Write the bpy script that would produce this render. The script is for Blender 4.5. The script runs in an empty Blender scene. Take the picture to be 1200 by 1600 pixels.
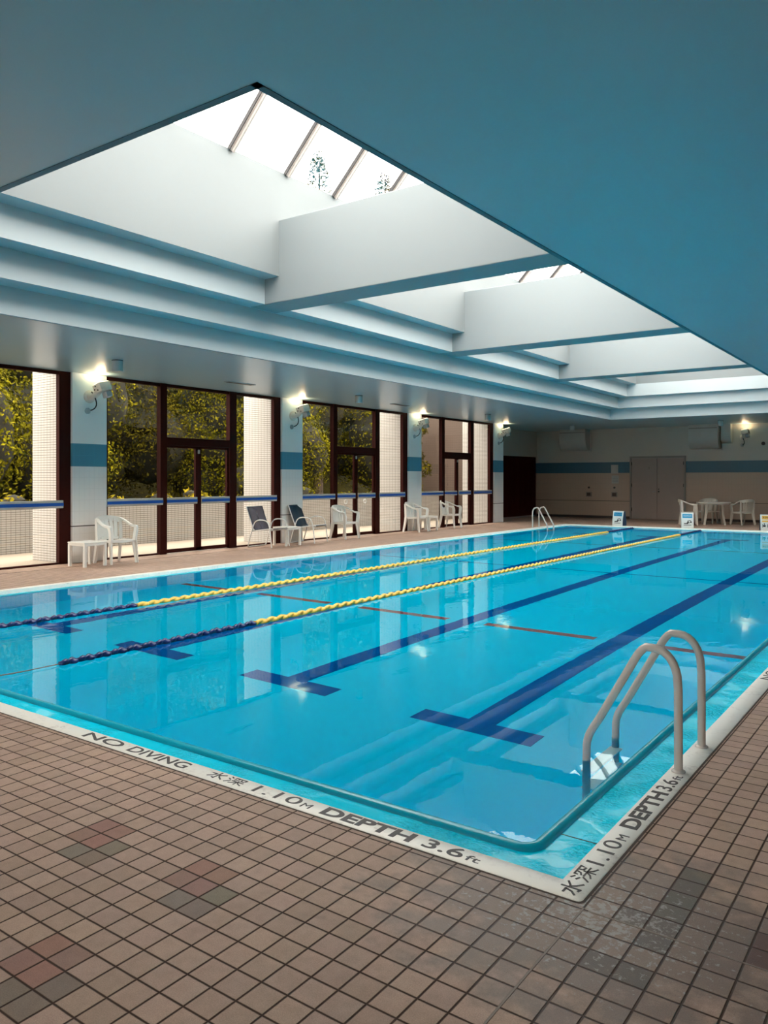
import bpy, bmesh, math, random
from mathutils import Vector, Matrix, noise
R = math.radians
random.seed(7)
SC = bpy.context.scene
COL = SC.collection

# ------------------------------------------------------------------ camera, sky, exposure
F_PX, HORIZON, CAM_H = 1230.0, 748.0, 1.5
YAW = math.atan((1485 - 600) / F_PX)
cam_d = bpy.data.cameras.new('camera')
cam_d.sensor_fit = 'HORIZONTAL'
cam_d.sensor_width = 36.0
cam_d.lens = 36.0 * F_PX / 1200.0
cam_d.shift_y = -(800.0 - HORIZON) / 1200.0
cam_d.clip_end = 400
cam = bpy.data.objects.new('camera', cam_d)
COL.objects.link(cam)
cam.location = (0, 0, CAM_H)
cam.rotation_euler = (R(90), 0, YAW)
SC.camera = cam

SKY_STRENGTH = 8.0
world = bpy.data.worlds.new('overcast_sky')
SC.world = world
world.use_nodes = True
wn = world.node_tree.nodes
wl = world.node_tree.links
wn.clear()
w_out = wn.new('ShaderNodeOutputWorld')
w_bg = wn.new('ShaderNodeBackground')
w_bg.inputs['Color'].default_value = (1.0, 0.965, 0.90, 1)
w_bg.inputs['Strength'].default_value = SKY_STRENGTH
wl.new(w_bg.outputs[0], w_out.inputs[0])

SC.view_settings.view_transform = 'Standard'
SC.view_settings.look = 'None'
SC.view_settings.gamma = 1.0
SC.view_settings.use_curve_mapping = False
SC.view_settings.exposure = 0.35
try:
    SC.cycles.max_bounces = 12
    SC.cycles.diffuse_bounces = 6
    SC.cycles.glossy_bounces = 4
    SC.cycles.transmission_bounces = 8
    SC.cycles.transparent_max_bounces = 12
    SC.cycles.caustics_reflective = False
    SC.cycles.caustics_refractive = True
    SC.cycles.sample_clamp_indirect = 6.0
    SC.cycles.use_denoising = True
except Exception:
    pass

# ------------------------------------------------------------------ materials
def nodes_of(name):
    m = bpy.data.materials.new(name)
    m.use_nodes = True
    nt = m.node_tree
    b = nt.nodes['Principled BSDF']
    return m, nt, b

def N(nt, t, **kw):
    n = nt.nodes.new(t)
    for k, v in kw.items():
        if k in n.inputs:
            n.inputs[k].default_value = v
        else:
            setattr(n, k, v)
    return n

def math_n(nt, op, a, b=None, clamp=False):
    n = nt.nodes.new('ShaderNodeMath')
    n.operation = op
    n.use_clamp = clamp
    for i, v in enumerate((a, b)):
        if v is None:
            continue
        if isinstance(v, (int, float)):
            n.inputs[i].default_value = v
        else:
            nt.links.new(v, n.inputs[i])
    return n.outputs[0]

def mixc(nt, fac, a, b):
    n = nt.nodes.new('ShaderNodeMix')
    n.data_type = 'RGBA'
    for sock, v in ((n.inputs[0], fac), (n.inputs[6], a), (n.inputs[7], b)):
        if isinstance(v, (int, float)):
            sock.default_value = v
        elif isinstance(v, tuple):
            sock.default_value = (*v[:3], 1)
        else:
            nt.links.new(v, sock)
    return n.outputs[2]

def pos(nt):
    g = nt.nodes.new('ShaderNodeNewGeometry')
    s = nt.nodes.new('ShaderNodeSeparateXYZ')
    nt.links.new(g.outputs['Position'], s.inputs[0])
    return g.outputs['Position'], s.outputs[0], s.outputs[1], s.outputs[2]

def noise_n(nt, vec, scale, detail=3, rough=.5):
    n = nt.nodes.new('ShaderNodeTexNoise')
    n.inputs['Scale'].default_value = scale
    n.inputs['Detail'].default_value = detail
    n.inputs['Roughness'].default_value = rough
    nt.links.new(vec, n.inputs['Vector'])
    return n.outputs['Fac']

def ramp(nt, v, lo, hi):
    n = nt.nodes.new('ShaderNodeMapRange')
    n.clamp = True
    n.inputs['From Min'].default_value = lo
    n.inputs['From Max'].default_value = hi
    nt.links.new(v, n.inputs['Value'])
    return n.outputs[0]

def bump(nt, h, strength, dist, bsdf):
    n = nt.nodes.new('ShaderNodeBump')
    n.inputs['Strength'].default_value = strength
    n.inputs['Distance'].default_value = dist
    nt.links.new(h, n.inputs['Height'])
    nt.links.new(n.outputs[0], bsdf.inputs['Normal'])

def grid_line(nt, v, pitch, off, half):
    """1 on a joint line of the grid, 0 on the tile."""
    a = math_n(nt, 'SUBTRACT', v, off)
    a = math_n(nt, 'DIVIDE', a, pitch)
    a = math_n(nt, 'FRACT', a)
    a = math_n(nt, 'SUBTRACT', a, 0.5)
    a = math_n(nt, 'ABSOLUTE', a)
    a = math_n(nt, 'SUBTRACT', 0.5, a)
    a = math_n(nt, 'MULTIPLY', a, pitch)
    n = nt.nodes.new('ShaderNodeMapRange')
    n.inputs['From Min'].default_value = half * .6
    n.inputs['From Max'].default_value = half * 1.4
    n.inputs['To Min'].default_value = 1
    n.inputs['To Max'].default_value = 0
    nt.links.new(a, n.inputs['Value'])
    return n.outputs[0]

def simple(name, col, rough=.5, metal=0., var=.06, scale=6., spec=.5, bumps=0.):
    m, nt, b = nodes_of(name)
    p, x, y, z = pos(nt)
    f = noise_n(nt, p, scale)
    dark = tuple(c * (1 - var * 2) for c in col)
    lite = tuple(min(1, c * (1 + var)) for c in col)
    nt.links.new(mixc(nt, f, dark, lite), b.inputs['Base Color'])
    b.inputs['Roughness'].default_value = rough
    b.inputs['Metallic'].default_value = metal
    b.inputs['Specular IOR Level'].default_value = spec
    if bumps:
        bump(nt, noise_n(nt, p, scale * 12, 4), bumps, .002, b)
    return m

def emissive(name, col, strength):
    m, nt, b = nodes_of(name)
    b.inputs['Base Color'].default_value = (*col, 1)
    b.inputs['Emission Color'].default_value = (*col, 1)
    b.inputs['Emission Strength'].default_value = strength
    return m

def glass(name, tint, refl=1.0, rough=0.0):
    """thin pane: transparent with a Fresnel reflection"""
    m = bpy.data.materials.new(name)
    m.use_nodes = True
    nt = m.node_tree
    nt.nodes.clear()
    o = N(nt, 'ShaderNodeOutputMaterial')
    t = N(nt, 'ShaderNodeBsdfTransparent')
    t.inputs[0].default_value = (*tint, 1)
    g = N(nt, 'ShaderNodeBsdfGlossy')
    g.inputs['Roughness'].default_value = rough
    fr = N(nt, 'ShaderNodeFresnel')
    fr.inputs['IOR'].default_value = 1.5
    k = math_n(nt, 'MULTIPLY', fr.outputs[0], refl, True)
    mx = N(nt, 'ShaderNodeMixShader')
    nt.links.new(k, mx.inputs[0])
    nt.links.new(t.outputs[0], mx.inputs[1])
    nt.links.new(g.outputs[0], mx.inputs[2])
    nt.links.new(mx.outputs[0], o.inputs[0])
    return m

PITCH, GX, GY = .1043, -1.04, 2.63
M = {}

def deck_material():
    m, nt, b = nodes_of('quarry_tile_deck')
    p, x, y, z = pos(nt)
    at = N(nt, 'ShaderNodeAttribute')
    at.attribute_name = 'tile'
    gx = grid_line(nt, x, PITCH, GX, .0034)
    gy = grid_line(nt, y, PITCH, GY, .0034)
    g = math_n(nt, 'MAXIMUM', gx, gy)
    fine = noise_n(nt, p, 260, 4, .7)
    mid = noise_n(nt, p, 22, 4, .6)
    big = noise_n(nt, p, 1.3, 3, .5)
    k = math_n(nt, 'MULTIPLY', ramp(nt, fine, .3, .72), .50)
    k = math_n(nt, 'ADD', k, math_n(nt, 'MULTIPLY', ramp(nt, mid, .2, .8), .22))
    k = math_n(nt, 'ADD', k, math_n(nt, 'MULTIPLY', ramp(nt, big, .3, .7), .16))
    k = math_n(nt, 'ADD', k, .56)
    hv = N(nt, 'ShaderNodeMix', data_type='RGBA', blend_type='MULTIPLY')
    hv.inputs[0].default_value = 1
    nt.links.new(at.outputs['Color'], hv.inputs[6])
    comb = N(nt, 'ShaderNodeCombineColor')
    for i in range(3):
        nt.links.new(k, comb.inputs[i])
    nt.links.new(comb.outputs[0], hv.inputs[7])
    base = hv.outputs[2]
    # damp, darker tiles and pale mineral scale round the pool corner
    dx = math_n(nt, 'ADD', x, .98)
    dy = math_n(nt, 'SUBTRACT', y, 2.62)
    r = math_n(nt, 'SQRT', math_n(nt, 'ADD', math_n(nt, 'POWER', dx, 2), math_n(nt, 'POWER', math_n(nt, 'MULTIPLY', dy, 1.25), 2)))
    n2 = noise_n(nt, p, 7, 4, .6)
    wet = ramp(nt, math_n(nt, 'SUBTRACT', math_n(nt, 'MULTIPLY', n2, 1.45), r), -.12, .22)
    base = mixc(nt, math_n(nt, 'MULTIPLY', wet, .55), base, (.045, .030, .024))
    n3 = noise_n(nt, p, 34, 5, .72)
    scale_m = ramp(nt, math_n(nt, 'SUBTRACT', n3, math_n(nt, 'MULTIPLY', r, .30)), .455, .51)
    scale_m = math_n(nt, 'MULTIPLY', scale_m, .6)
    base = mixc(nt, scale_m, base, (.42, .40, .37))
    base = mixc(nt, g, base, (.045, .021, .013))
    nt.links.new(base, b.inputs['Base Color'])
    rr = math_n(nt, 'SUBTRACT', .62, math_n(nt, 'MULTIPLY', wet, .3))
    rr = math_n(nt, 'ADD', rr, math_n(nt, 'MULTIPLY', g, .2))
    nt.links.new(rr, b.inputs['Roughness'])
    b.inputs['Specular IOR Level'].default_value = .35
    h = math_n(nt, 'SUBTRACT', math_n(nt, 'MULTIPLY', fine, .22), math_n(nt, 'MULTIPLY', g, 1.0))
    bump(nt, h, .9, .004, b)
    return m

def wall_material(name, upper, band, lower, px=.1, axis='y'):
    """white paint above, blue tile band, white tiles under it, one dark joint low down"""
    m, nt, b = nodes_of(name)
    p, x, y, z = pos(nt)
    u = y if axis == 'y' else x
    top = ramp(nt, z, 2.126, 2.130)
    mid = ramp(nt, z, 1.718, 1.722)
    gu = grid_line(nt, u, px, .03, .0022)
    gz = grid_line(nt, z, .2, .118, .0022)
    g = math_n(nt, 'MAXIMUM', gu, gz)
    gl = math_n(nt, 'MULTIPLY', g, .30)
    low = mixc(nt, gl, lower, tuple(c * .55 for c in lower))
    bnd = mixc(nt, gl, band, tuple(c * 1.5 for c in band))
    c = mixc(nt, mid, low, bnd)
    dk = grid_line(nt, z, 50, .655, .009)
    c = mixc(nt, dk, c, (.04, .03, .025))
    f = noise_n(nt, p, 2.2, 3)
    up = mixc(nt, f, tuple(k * .93 for k in upper), upper)
    c = mixc(nt, top, c, up)
    nt.links.new(c, b.inputs['Base Color'])
    b.inputs['Roughness'].default_value = .42
    bump(nt, math_n(nt, 'MULTIPLY', math_n(nt, 'MULTIPLY', g, math_n(nt, 'SUBTRACT', 1, top)), -1), .3, .002, b)
    return m

def mosaic(name, col, grout, pu, pz, axis):
    m, nt, b = nodes_of(name)
    p, x, y, z = pos(nt)
    gz = grid_line(nt, z, pz, 0, .0038)
    if axis == 'xy':
        gu = math_n(nt, 'MAXIMUM', grid_line(nt, x, pu, .02, .003), grid_line(nt, y, pu, .02, .003))
    else:
        gu = grid_line(nt, {'x': x, 'y': y}[axis], pu, .02, .003)
    g = math_n(nt, 'MAXIMUM', gu, gz)
    f = noise_n(nt, p, 3, 3)
    c = mixc(nt, f, tuple(k * .9 for k in col), col)
    c = mixc(nt, g, c, grout)
    nt.links.new(c, b.inputs['Base Color'])
    b.inputs['Roughness'].default_value = .4
    return m

def plaster(name, col, rough, coat=0.0):
    m, nt, b = nodes_of(name)
    p, x, y, z = pos(nt)
    f = noise_n(nt, p, .9, 4, .55)
    f2 = noise_n(nt, p, 60, 3, .6)
    c = mixc(nt, f, tuple(k * .93 for k in col), col)
    nt.links.new(c, b.inputs['Base Color'])
    b.inputs['Roughness'].default_value = rough
    b.inputs['Coat Weight'].default_value = coat
    b.inputs['Coat Roughness'].default_value = .28
    bump(nt, f2, .12, .003, b)
    return m

def pool_material(name, col, rough, rip=0.0, spec=.5, grid=True):
    m, nt, b = nodes_of(name)
    p, x, y, z = pos(nt)
    f = noise_n(nt, p, .5, 3)
    c = mixc(nt, f, tuple(k * .93 for k in col), col)
    nt.links.new(c, b.inputs['Base Color'])
    b.inputs['Roughness'].default_value = rough
    b.inputs['Specular IOR Level'].default_value = spec
    if rip:
        st = N(nt, 'ShaderNodeMapping')
        nt.links.new(p, st.inputs['Vector'])
        f2 = noise_n(nt, st.outputs[0], 55, 2, .5)
        f3 = noise_n(nt, p, 3.2, 2, .5)
        h = math_n(nt, 'MULTIPLY', f2, ramp(nt, f3, .4, .62))
        bump(nt, h, rip, .012, b)
    return m

def coping_material():
    m, nt, b = nodes_of('white_coping')
    p, x, y, z = pos(nt)
    n1 = noise_n(nt, p, 30, 5, .75)
    n2 = noise_n(nt, p, 5, 3, .6)
    s = math_n(nt, 'MULTIPLY', ramp(nt, n1, .5, .66), ramp(nt, n2, .45, .62))
    c = mixc(nt, math_n(nt, 'MULTIPLY', s, .55), (.88, .85, .78), (.40, .34, .32))
    nt.links.new(c, b.inputs['Base Color'])
    b.inputs['Roughness'].default_value = .38
    bump(nt, n1, .15, .002, b)
    return m

def water_material():
    m = bpy.data.materials.new('pool_water')
    m.use_nodes = True
    nt = m.node_tree
    nt.nodes.clear()
    o = N(nt, 'ShaderNodeOutputMaterial')
    g = N(nt, 'ShaderNodeBsdfRefraction')
    g.inputs['IOR'].default_value = 1.333
    g.inputs['Roughness'].default_value = 0.0
    g.inputs['Color'].default_value = (.80, .98, 1, 1)
    gl = N(nt, 'ShaderNodeBsdfGlossy')
    gl.inputs['Roughness'].default_value = 0.0
    gl.inputs['Color'].default_value = (.78, .96, 1, 1)
    fr = N(nt, 'ShaderNodeFresnel')
    fr.inputs['IOR'].default_value = 1.333
    geo = N(nt, 'ShaderNodeNewGeometry')
    inside = math_n(nt, 'ADD', math_n(nt, 'MULTIPLY', geo.outputs['Backfacing'], .35), .65)
    fac = math_n(nt, 'MULTIPLY', fr.outputs[0], inside, True)
    mx = N(nt, 'ShaderNodeMixShader')
    p, x, y, z = pos(nt)
    st = N(nt, 'ShaderNodeMapping')
    st.inputs['Scale'].default_value = (1.0, .55, 1)
    nt.links.new(p, st.inputs['Vector'])
    n1 = noise_n(nt, st.outputs[0], 1.1, 2, .4)
    n2 = noise_n(nt, st.outputs[0], 9, 2, .5)
    n3 = noise_n(nt, p, .35, 2, .4)
    # busier water round the ladder and along the overflow edge on the right
    act = ramp(nt, n3, .42, .62)
    h = math_n(nt, 'ADD', math_n(nt, 'MULTIPLY', n1, .22), math_n(nt, 'MULTIPLY', n2, math_n(nt, 'ADD', math_n(nt, 'MULTIPLY', act, .11), .018)))
    bp = N(nt, 'ShaderNodeBump')
    bp.inputs['Strength'].default_value = .30
    bp.inputs['Distance'].default_value = .03
    nt.links.new(h, bp.inputs['Height'])
    for nd in (g, gl, fr):
        nt.links.new(bp.outputs[0], nd.inputs['Normal'])
    nt.links.new(fac, mx.inputs[0])
    nt.links.new(g.outputs[0], mx.inputs[1])
    nt.links.new(gl.outputs[0], mx.inputs[2])
    nt.links.new(mx.outputs[0], o.inputs[0])
    return m

def leaf_material(name, a, b_, c):
    m, nt, b = nodes_of(name)
    p, x, y, z = pos(nt)
    f = noise_n(nt, p, .8, 3, .6)
    f2 = noise_n(nt, p, 5, 3, .6)
    col = mixc(nt, ramp(nt, f, .35, .65), a, b_)
    col = mixc(nt, ramp(nt, f2, .5, .75), col, c)
    nt.links.new(col, b.inputs['Base Color'])
    b.inputs['Roughness'].default_value = .9
    b.inputs['Specular IOR Level'].default_value = .03
    return m

M['deck'] = deck_material()
M['coping'] = coping_material()
M['sealant'] = simple('brown_sealant', (.05, .028, .02), .8)
M['caulk'] = simple('pale_caulk', (.22, .17, .14), .6)
M['gutter'] = pool_material('overflow_channel', (.0, .75, 1.0), .12, 1.6, .1)
M['lip'] = pool_material('overflow_lip', (.0, .40, .55), .25, .2, .35)
M['basin'] = pool_material('pool_paint', (.0, .68, .99), .6, 0, 0)
M['lane'] = pool_material('lane_mark_blue', (.0, .11, .40), .6, 0, 0)
M['redmark'] = pool_material('lane_mark_red', (.42, .14, .15), .6, 0, 0)
M['water'] = water_material()
M['ink'] = simple('coping_lettering', (.045, .038, .038), .6, var=.2, scale=40)
M['ceiling'] = plaster('bounce_tinted_plaster', (.27, .42, .48), .5, .9)  # white paint tinted teal: the pool's bounced light is put into the colour
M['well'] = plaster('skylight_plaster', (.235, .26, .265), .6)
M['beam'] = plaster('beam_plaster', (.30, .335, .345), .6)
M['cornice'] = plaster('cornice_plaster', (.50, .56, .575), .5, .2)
M['edge'] = simple('ceiling_edge_trim', (.06, .13, .17), .5)
M['pillar'] = wall_material('pillar_tiles', (.90, .90, .87), (.07, .27, .38), (.86, .84, .81), .1, 'y')
M['wall'] = wall_material('dimmed_far_wall_tiles', (.47, .43, .37), (.035, .11, .16), (.46, .33, .25), .1, 'x')  # same tiles as the pillars, the dim far end put into their colours
M['wallp'] = plaster('side_wall_paint', (.50, .50, .47), .6)
M['frame'] = simple('maroon_metal', (.040, .008, .006), .6, spec=.08)
M['maroon'] = simple('maroon_panel', (.045, .003, .002), .8, spec=.05)
M['glass'] = glass('window_glass', (.74, .70, .64), .8)
M['roofglass'] = glass('roof_glass', (.93, .93, .93), .3)
M['bar'] = simple('glazing_bar_metal', (.52, .46, .42), .5)
M['dark'] = simple('black_rubber', (.015, .012, .012), .6)
M['railgrey'] = simple('rail_grey', (.55, .54, .50), .4)
M['railblue'] = simple('rail_blue', (.01, .10, .50), .35)
M['terrace'] = simple('terrace_paving', (.36, .31, .25), .8, var=.05)
M['mosaic'] = mosaic('white_mosaic', (.58, .56, .535), (.08, .055, .045), .1, .046, 'xy')
M['brownmosaic'] = mosaic('brown_mosaic', (.095, .066, .052), (.045, .03, .024), .1, .09, 'xy')
M['plastic'] = simple('white_plastic', (.82, .81, .77), .4, var=.03)
M['plastic2'] = simple('cream_plastic', (.66, .60, .52), .45, var=.03)
M['tube'] = simple('white_tube', (.74, .74, .72), .3, var=.02)
M['steel'] = simple('painted_rail', (.56, .51, .48), .22, var=.03)
M['slinggrey'] = None
M['cyl'] = simple('grey_housing', (.50, .50, .48), .5)
M['lampbody'] = simple('lamp_housing', (.74, .66, .58), .4, var=.1, scale=30)
M['lampdark'] = simple('lamp_grille', (.035, .018, .015), .5)
M['ballast'] = simple('ballast_box', (.38, .42, .44), .5)
M['glow'] = emissive('lit_lens', (1.0, .86, .62), 2.0)
M['yellow'] = simple('yellow_float', (.86, .55, .09), .35, var=.05)
M['blue'] = simple('navy_float', (.006, .022, .13), .3, var=.1)
M['wire'] = simple('steel_wire', (.35, .28, .24), .35, .6)
M['duct'] = simple('duct_paint', (.46, .44, .40), .5, var=.04)
M['copper'] = simple('ochre_pipe', (.45, .22, .09), .5)
M['door'] = simple('grey_door_paint', (.34, .255, .22), .5, var=.03)
M['doorframe'] = simple('door_frame_paint', (.24, .21, .19), .5)
M['paper'] = simple('paper', (.48, .46, .43), .7)
M['signwhite'] = simple('sign_white', (.74, .78, .76), .4, var=.02)
M['signblue'] = simple('sign_blue', (.0, .30, .55), .4)
M['signnavy'] = simple('sign_navy', (.01, .04, .10), .5)
M['signyellow'] = simple('sign_yellow', (.80, .45, .08), .5)
M['signink'] = simple('sign_ink', (.02, .02, .025), .5)
M['leafA'] = leaf_material('olive_foliage', (.028, .028, .002), (.11, .10, .003), (.32, .27, .010))
M['leafB'] = leaf_material('dark_foliage', (.02, .017, .002), (.07, .058, .004), (.16, .13, .008))
M['leafY'] = leaf_material('yellow_green_foliage', (.09, .08, .004), (.26, .20, .01), (.45, .30, .02))
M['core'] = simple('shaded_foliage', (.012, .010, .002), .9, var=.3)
M['bark'] = simple('bark', (.07, .045, .03), .9, var=.3)
M['hill'] = leaf_material('hillside_growth', (.008, .007, .001), (.02, .017, .002), (.04, .034, .003))

def sling_material(name, col, alpha):
    m = bpy.data.materials.new(name)
    m.use_nodes = True
    nt = m.node_tree
    b = nt.nodes['Principled BSDF']
    o = nt.nodes['Material Output']
    b.inputs['Base Color'].default_value = (*col, 1)
    b.inputs['Roughness'].default_value = .6
    t = N(nt, 'ShaderNodeBsdfTransparent')
    mx = N(nt, 'ShaderNodeMixShader')
    mx.inputs[0].default_value = alpha
    nt.links.new(t.outputs[0], mx.inputs[1])
    nt.links.new(b.outputs[0], mx.inputs[2])
    nt.links.new(mx.outputs[0], o.inputs[0])
    return m
M['slinggrey'] = sling_material('grey_mesh_sling', (.06, .06, .12), .72)
M['slingnavy'] = sling_material('navy_mesh_sling', (.008, .04, .075), .92)
M['slinghem'] = simple('sling_hem', (.015, .02, .05), .6)

# ------------------------------------------------------------------ mesh helpers
class MB:
    def __init__(s):
        s.bm = bmesh.new()

    def face(s, pts):
        return s.bm.faces.new([s.bm.verts.new(p) for p in pts])

    def box(s, x0, x1, y0, y1, z0, z1, bev=0, mat=None):
        g = bmesh.ops.create_cube(s.bm, size=1)
        vs = g['verts']
        for v in vs:
            v.co = Vector((x0 + (v.co.x + .5) * (x1 - x0), y0 + (v.co.y + .5) * (y1 - y0), z0 + (v.co.z + .5) * (z1 - z0)))
        if mat is not None:
            for v in vs:
                v.co = mat @ v.co
        if bev:
            es = list({e for v in vs for e in v.link_edges})
            bmesh.ops.bevel(s.bm, geom=es, offset=bev, segments=2, affect='EDGES', profile=.6)
        return s

    def sweep(s, path, sec, closed=False, scales=None, up=(0, 0, 1), caps=True):
        """sec: list of (u,v); u along side vector, v along up-ish vector"""
        P = [Vector(p) for p in path]
        n = len(P)
        rings = []
        upv = Vector(up)
        prev = None
        for i in range(n):
            if closed:
                t = (P[(i + 1) % n] - P[i - 1]).normalized()
            else:
                t = (P[min(i + 1, n - 1)] - P[max(i - 1, 0)]).normalized()
            if prev is None:
                side = t.cross(upv)
                if side.length < 1e-4:
                    side = t.cross(Vector((1, 0, 0)))
                side.normalize()
            else:
                side = (prev - t * prev.dot(t)).normalized()
            prev = side
            v2 = side.cross(t).normalized()
            k = scales[i] if scales else 1
            if isinstance(k, (int, float)):
                k = (k, k)
            rings.append([s.bm.verts.new(P[i] + side * a * k[0] + v2 * b * k[1]) for a, b in sec])
        m = len(sec)
        rg = range(n) if closed else range(n - 1)
        for i in rg:
            A, B = rings[i], rings[(i + 1) % n]
            for j in range(m):
                s.bm.faces.new((A[j], A[(j + 1) % m], B[(j + 1) % m], B[j]))
        if caps and not closed:
            s.bm.faces.new(rings[0][::-1])
            s.bm.faces.new(rings[-1])
        return s

    def tube(s, path, r, seg=10, closed=False, scales=None):
        return s.sweep(path, [(r * math.cos(2 * math.pi * k / seg), r * math.sin(2 * math.pi * k / seg)) for k in range(seg)], closed, scales)

    def lathe(s, prof, seg=24, mat=None):
        """prof: list of (r,z)"""
        rings = []
        for r, z in prof:
            if r < 1e-6:
                v = s.bm.verts.new((0, 0, z))
                rings.append([v])
            else:
                rings.append([s.bm.verts.new((r * math.cos(2 * math.pi * k / seg), r * math.sin(2 * math.pi * k / seg), z)) for k in range(seg)])
        for a, b in zip(rings[:-1], rings[1:]):
            for k in range(seg):
                q = [a[k % len(a)], a[(k + 1) % len(a)], b[(k + 1) % len(b)], b[k % len(b)]]
                u = []
                for v in q:
                    if v not in u:
                        u.append(v)
                if len(u) > 2:
                    s.bm.faces.new(u)
        if mat is not None:
            for rg in rings:
                for v in rg:
                    v.co = mat @ v.co
        return s

    def prism(s, poly, axis, a0, a1):
        """poly: 2D points; axis 'x': poly=(y,z); 'y': poly=(x,z); 'z': poly=(x,y)"""
        def mk(p, a):
            return {'x': (a, p[0], p[1]), 'y': (p[0], a, p[1]), 'z': (p[0], p[1], a)}[axis]
        A = [s.bm.verts.new(mk(p, a0)) for p in poly]
        B = [s.bm.verts.new(mk(p, a1)) for p in poly]
        n = len(poly)
        for i in range(n):
            s.bm.faces.new((A[i], A[(i + 1) % n], B[(i + 1) % n], B[i]))
        s.bm.faces.new(A[::-1])
        s.bm.faces.new(B)
        return s

    def build(s, name, mat, parent=None, smooth=False, kind=None, bevel=0):
        bmesh.ops.recalc_face_normals(s.bm, faces=s.bm.faces)
        me = bpy.data.meshes.new(name)
        s.bm.to_mesh(me)
        s.bm.free()
        me.materials.append(mat)
        if smooth:
            for p in me.polygons:
                p.use_smooth = True
            try:
                me.set_sharp_from_angle(angle=R(38))
            except Exception:
                pass
        o = bpy.data.objects.new(name, me)
        COL.objects.link(o)
        if parent is not None:
            o.parent = parent
        if kind:
            o['kind'] = kind
        if bevel:
            md = o.modifiers.new('bevel', 'BEVEL')
            md.width = bevel
            md.segments = 2
            md.limit_method = 'ANGLE'
        return o

def tag(o, label=None, cat=None, group=None, kind=None):
    if label:
        o['label'] = label
    if cat:
        o['category'] = cat
    if group:
        o['group'] = group
    if kind:
        o['kind'] = kind
    return o

def empty(name, loc=(0, 0, 0), rz=0):
    o = bpy.data.objects.new(name, None)
    COL.objects.link(o)
    o.location = loc
    o.rotation_euler = (0, 0, rz)
    return o

def copy_tree(o, parent=None):
    c = o.copy()
    COL.objects.link(c)
    if parent is not None:
        c.parent = parent
    for ch in [q for q in bpy.data.objects if q.parent == o]:
        copy_tree(ch, c)
    return c

def arc(cx, cz, r, a0, a1, n):
    return [(cx + r * math.cos(R(a0 + (a1 - a0) * i / n)), cz + r * math.sin(R(a0 + (a1 - a0) * i / n))) for i in range(n + 1)]

def bez(p0, p1, p2, p3, n=10):
    out = []
    for i in range(n + 1):
        t = i / n
        out.append(tuple((1 - t) ** 3 * a + 3 * (1 - t) ** 2 * t * b + 3 * (1 - t) * t * t * c + t ** 3 * d for a, b, c, d in zip(p0, p1, p2, p3)))
    return out

# ------------------------------------------------------------------ key measures (metres)
WX = -12.62                      # inner face of the window wall pillars
GLX = -12.72                     # glass line
CZ = 3.39                        # ceiling
FY = 29.3                        # far wall
PX0, PX1, PY0, PY1 = -10.40, -1.06, 2.665, 24.70   # outer edge of coping
NEARY, RIGHTX = -4.0, 2.6
WATER = -.036

# ------------------------------------------------------------------ floor deck
def build_deck():
    bm = bmesh.new()
    col = bm.loops.layers.float_color.new('tile')
    rnd = random.Random(3)
    special = {}
    for ox, oy in ((-13, -7), (-13, -13), (-19, -7)):
        for a, b in ((0, 0), (1, 0), (0, 1), (1, 1)):
            special[(ox + a, oy + b)] = (.34, .18, .14)
        for a, b in ((1, -1), (2, 0), (2, -1)):
            special[(ox + a, oy + b)] = (.245, .18, .138)
    for q in ((2, 1), (2, 2), (2, 3), (2, 4), (2, 0), (2, -3), (1, -3), (2, -1), (1, 0)):
        special[q] = (.195, .142, .108)
    for q in ((5, 1), (5, 0)):
        special[q] = (.22, .10, .075)
    regs = [(WX - .02 - .1, RIGHTX, NEARY, PY0), (WX - .12, PX0, PY0, PY1), (PX1, RIGHTX, PY0, PY1), (-13.9, RIGHTX, PY1, FY + .4)]
    for (x0, x1, y0, y1) in regs:
        i0, i1 = math.floor((x0 - GX) / PITCH), math.ceil((x1 - GX) / PITCH)
        j0, j1 = math.floor((y0 - GY) / PITCH), math.ceil((y1 - GY) / PITCH)
        for i in range(i0, i1):
            for j in range(j0, j1):
                a0, a1 = max(x0, GX + i * PITCH), min(x1, GX + (i + 1) * PITCH)
                b0, b1 = max(y0, GY + j * PITCH), min(y1, GY + (j + 1) * PITCH)
                if a1 - a0 < 1e-4 or b1 - b0 < 1e-4:
                    continue
                f = bm.faces.new([bm.verts.new((a0, b0, 0)), bm.verts.new((a1, b0, 0)), bm.verts.new((a1, b1, 0)), bm.verts.new((a0, b1, 0))])
                k = rnd.uniform(.90, 1.08)
                c = (.445 * k, .298 * k * rnd.uniform(.985, 1.015), .228 * k * rnd.uniform(.97, 1.03))
                if (i, j) in special:
                    c = tuple(q * rnd.uniform(.93, 1.07) for q in special[(i, j)])
                for l in f.loops:
                    l[col] = (*c, 1)
    me = bpy.data.meshes.new('floor')
    bm.to_mesh(me)
    bm.free()
    me.materials.append(M['deck'])
    o = bpy.data.objects.new('floor', me)
    COL.objects.link(o)
    o['kind'] = 'structure'
    return o
floor = build_deck()
# pale caulked expansion joints that start at the pool corner, dark drain slot by the windows
MB().box(GX - .0035, GX + .0035, NEARY, 2.64, -.01, .0012).box(-1.02, RIGHTX, GY - .0035, GY + .0035, -.01, .0012).build('caulk_joint', M['caulk'], floor)
MB().box(-12.13, -12.11, -1, 24.6, -.01, .0015).build('drain_slot', M['sealant'], floor)

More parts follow.
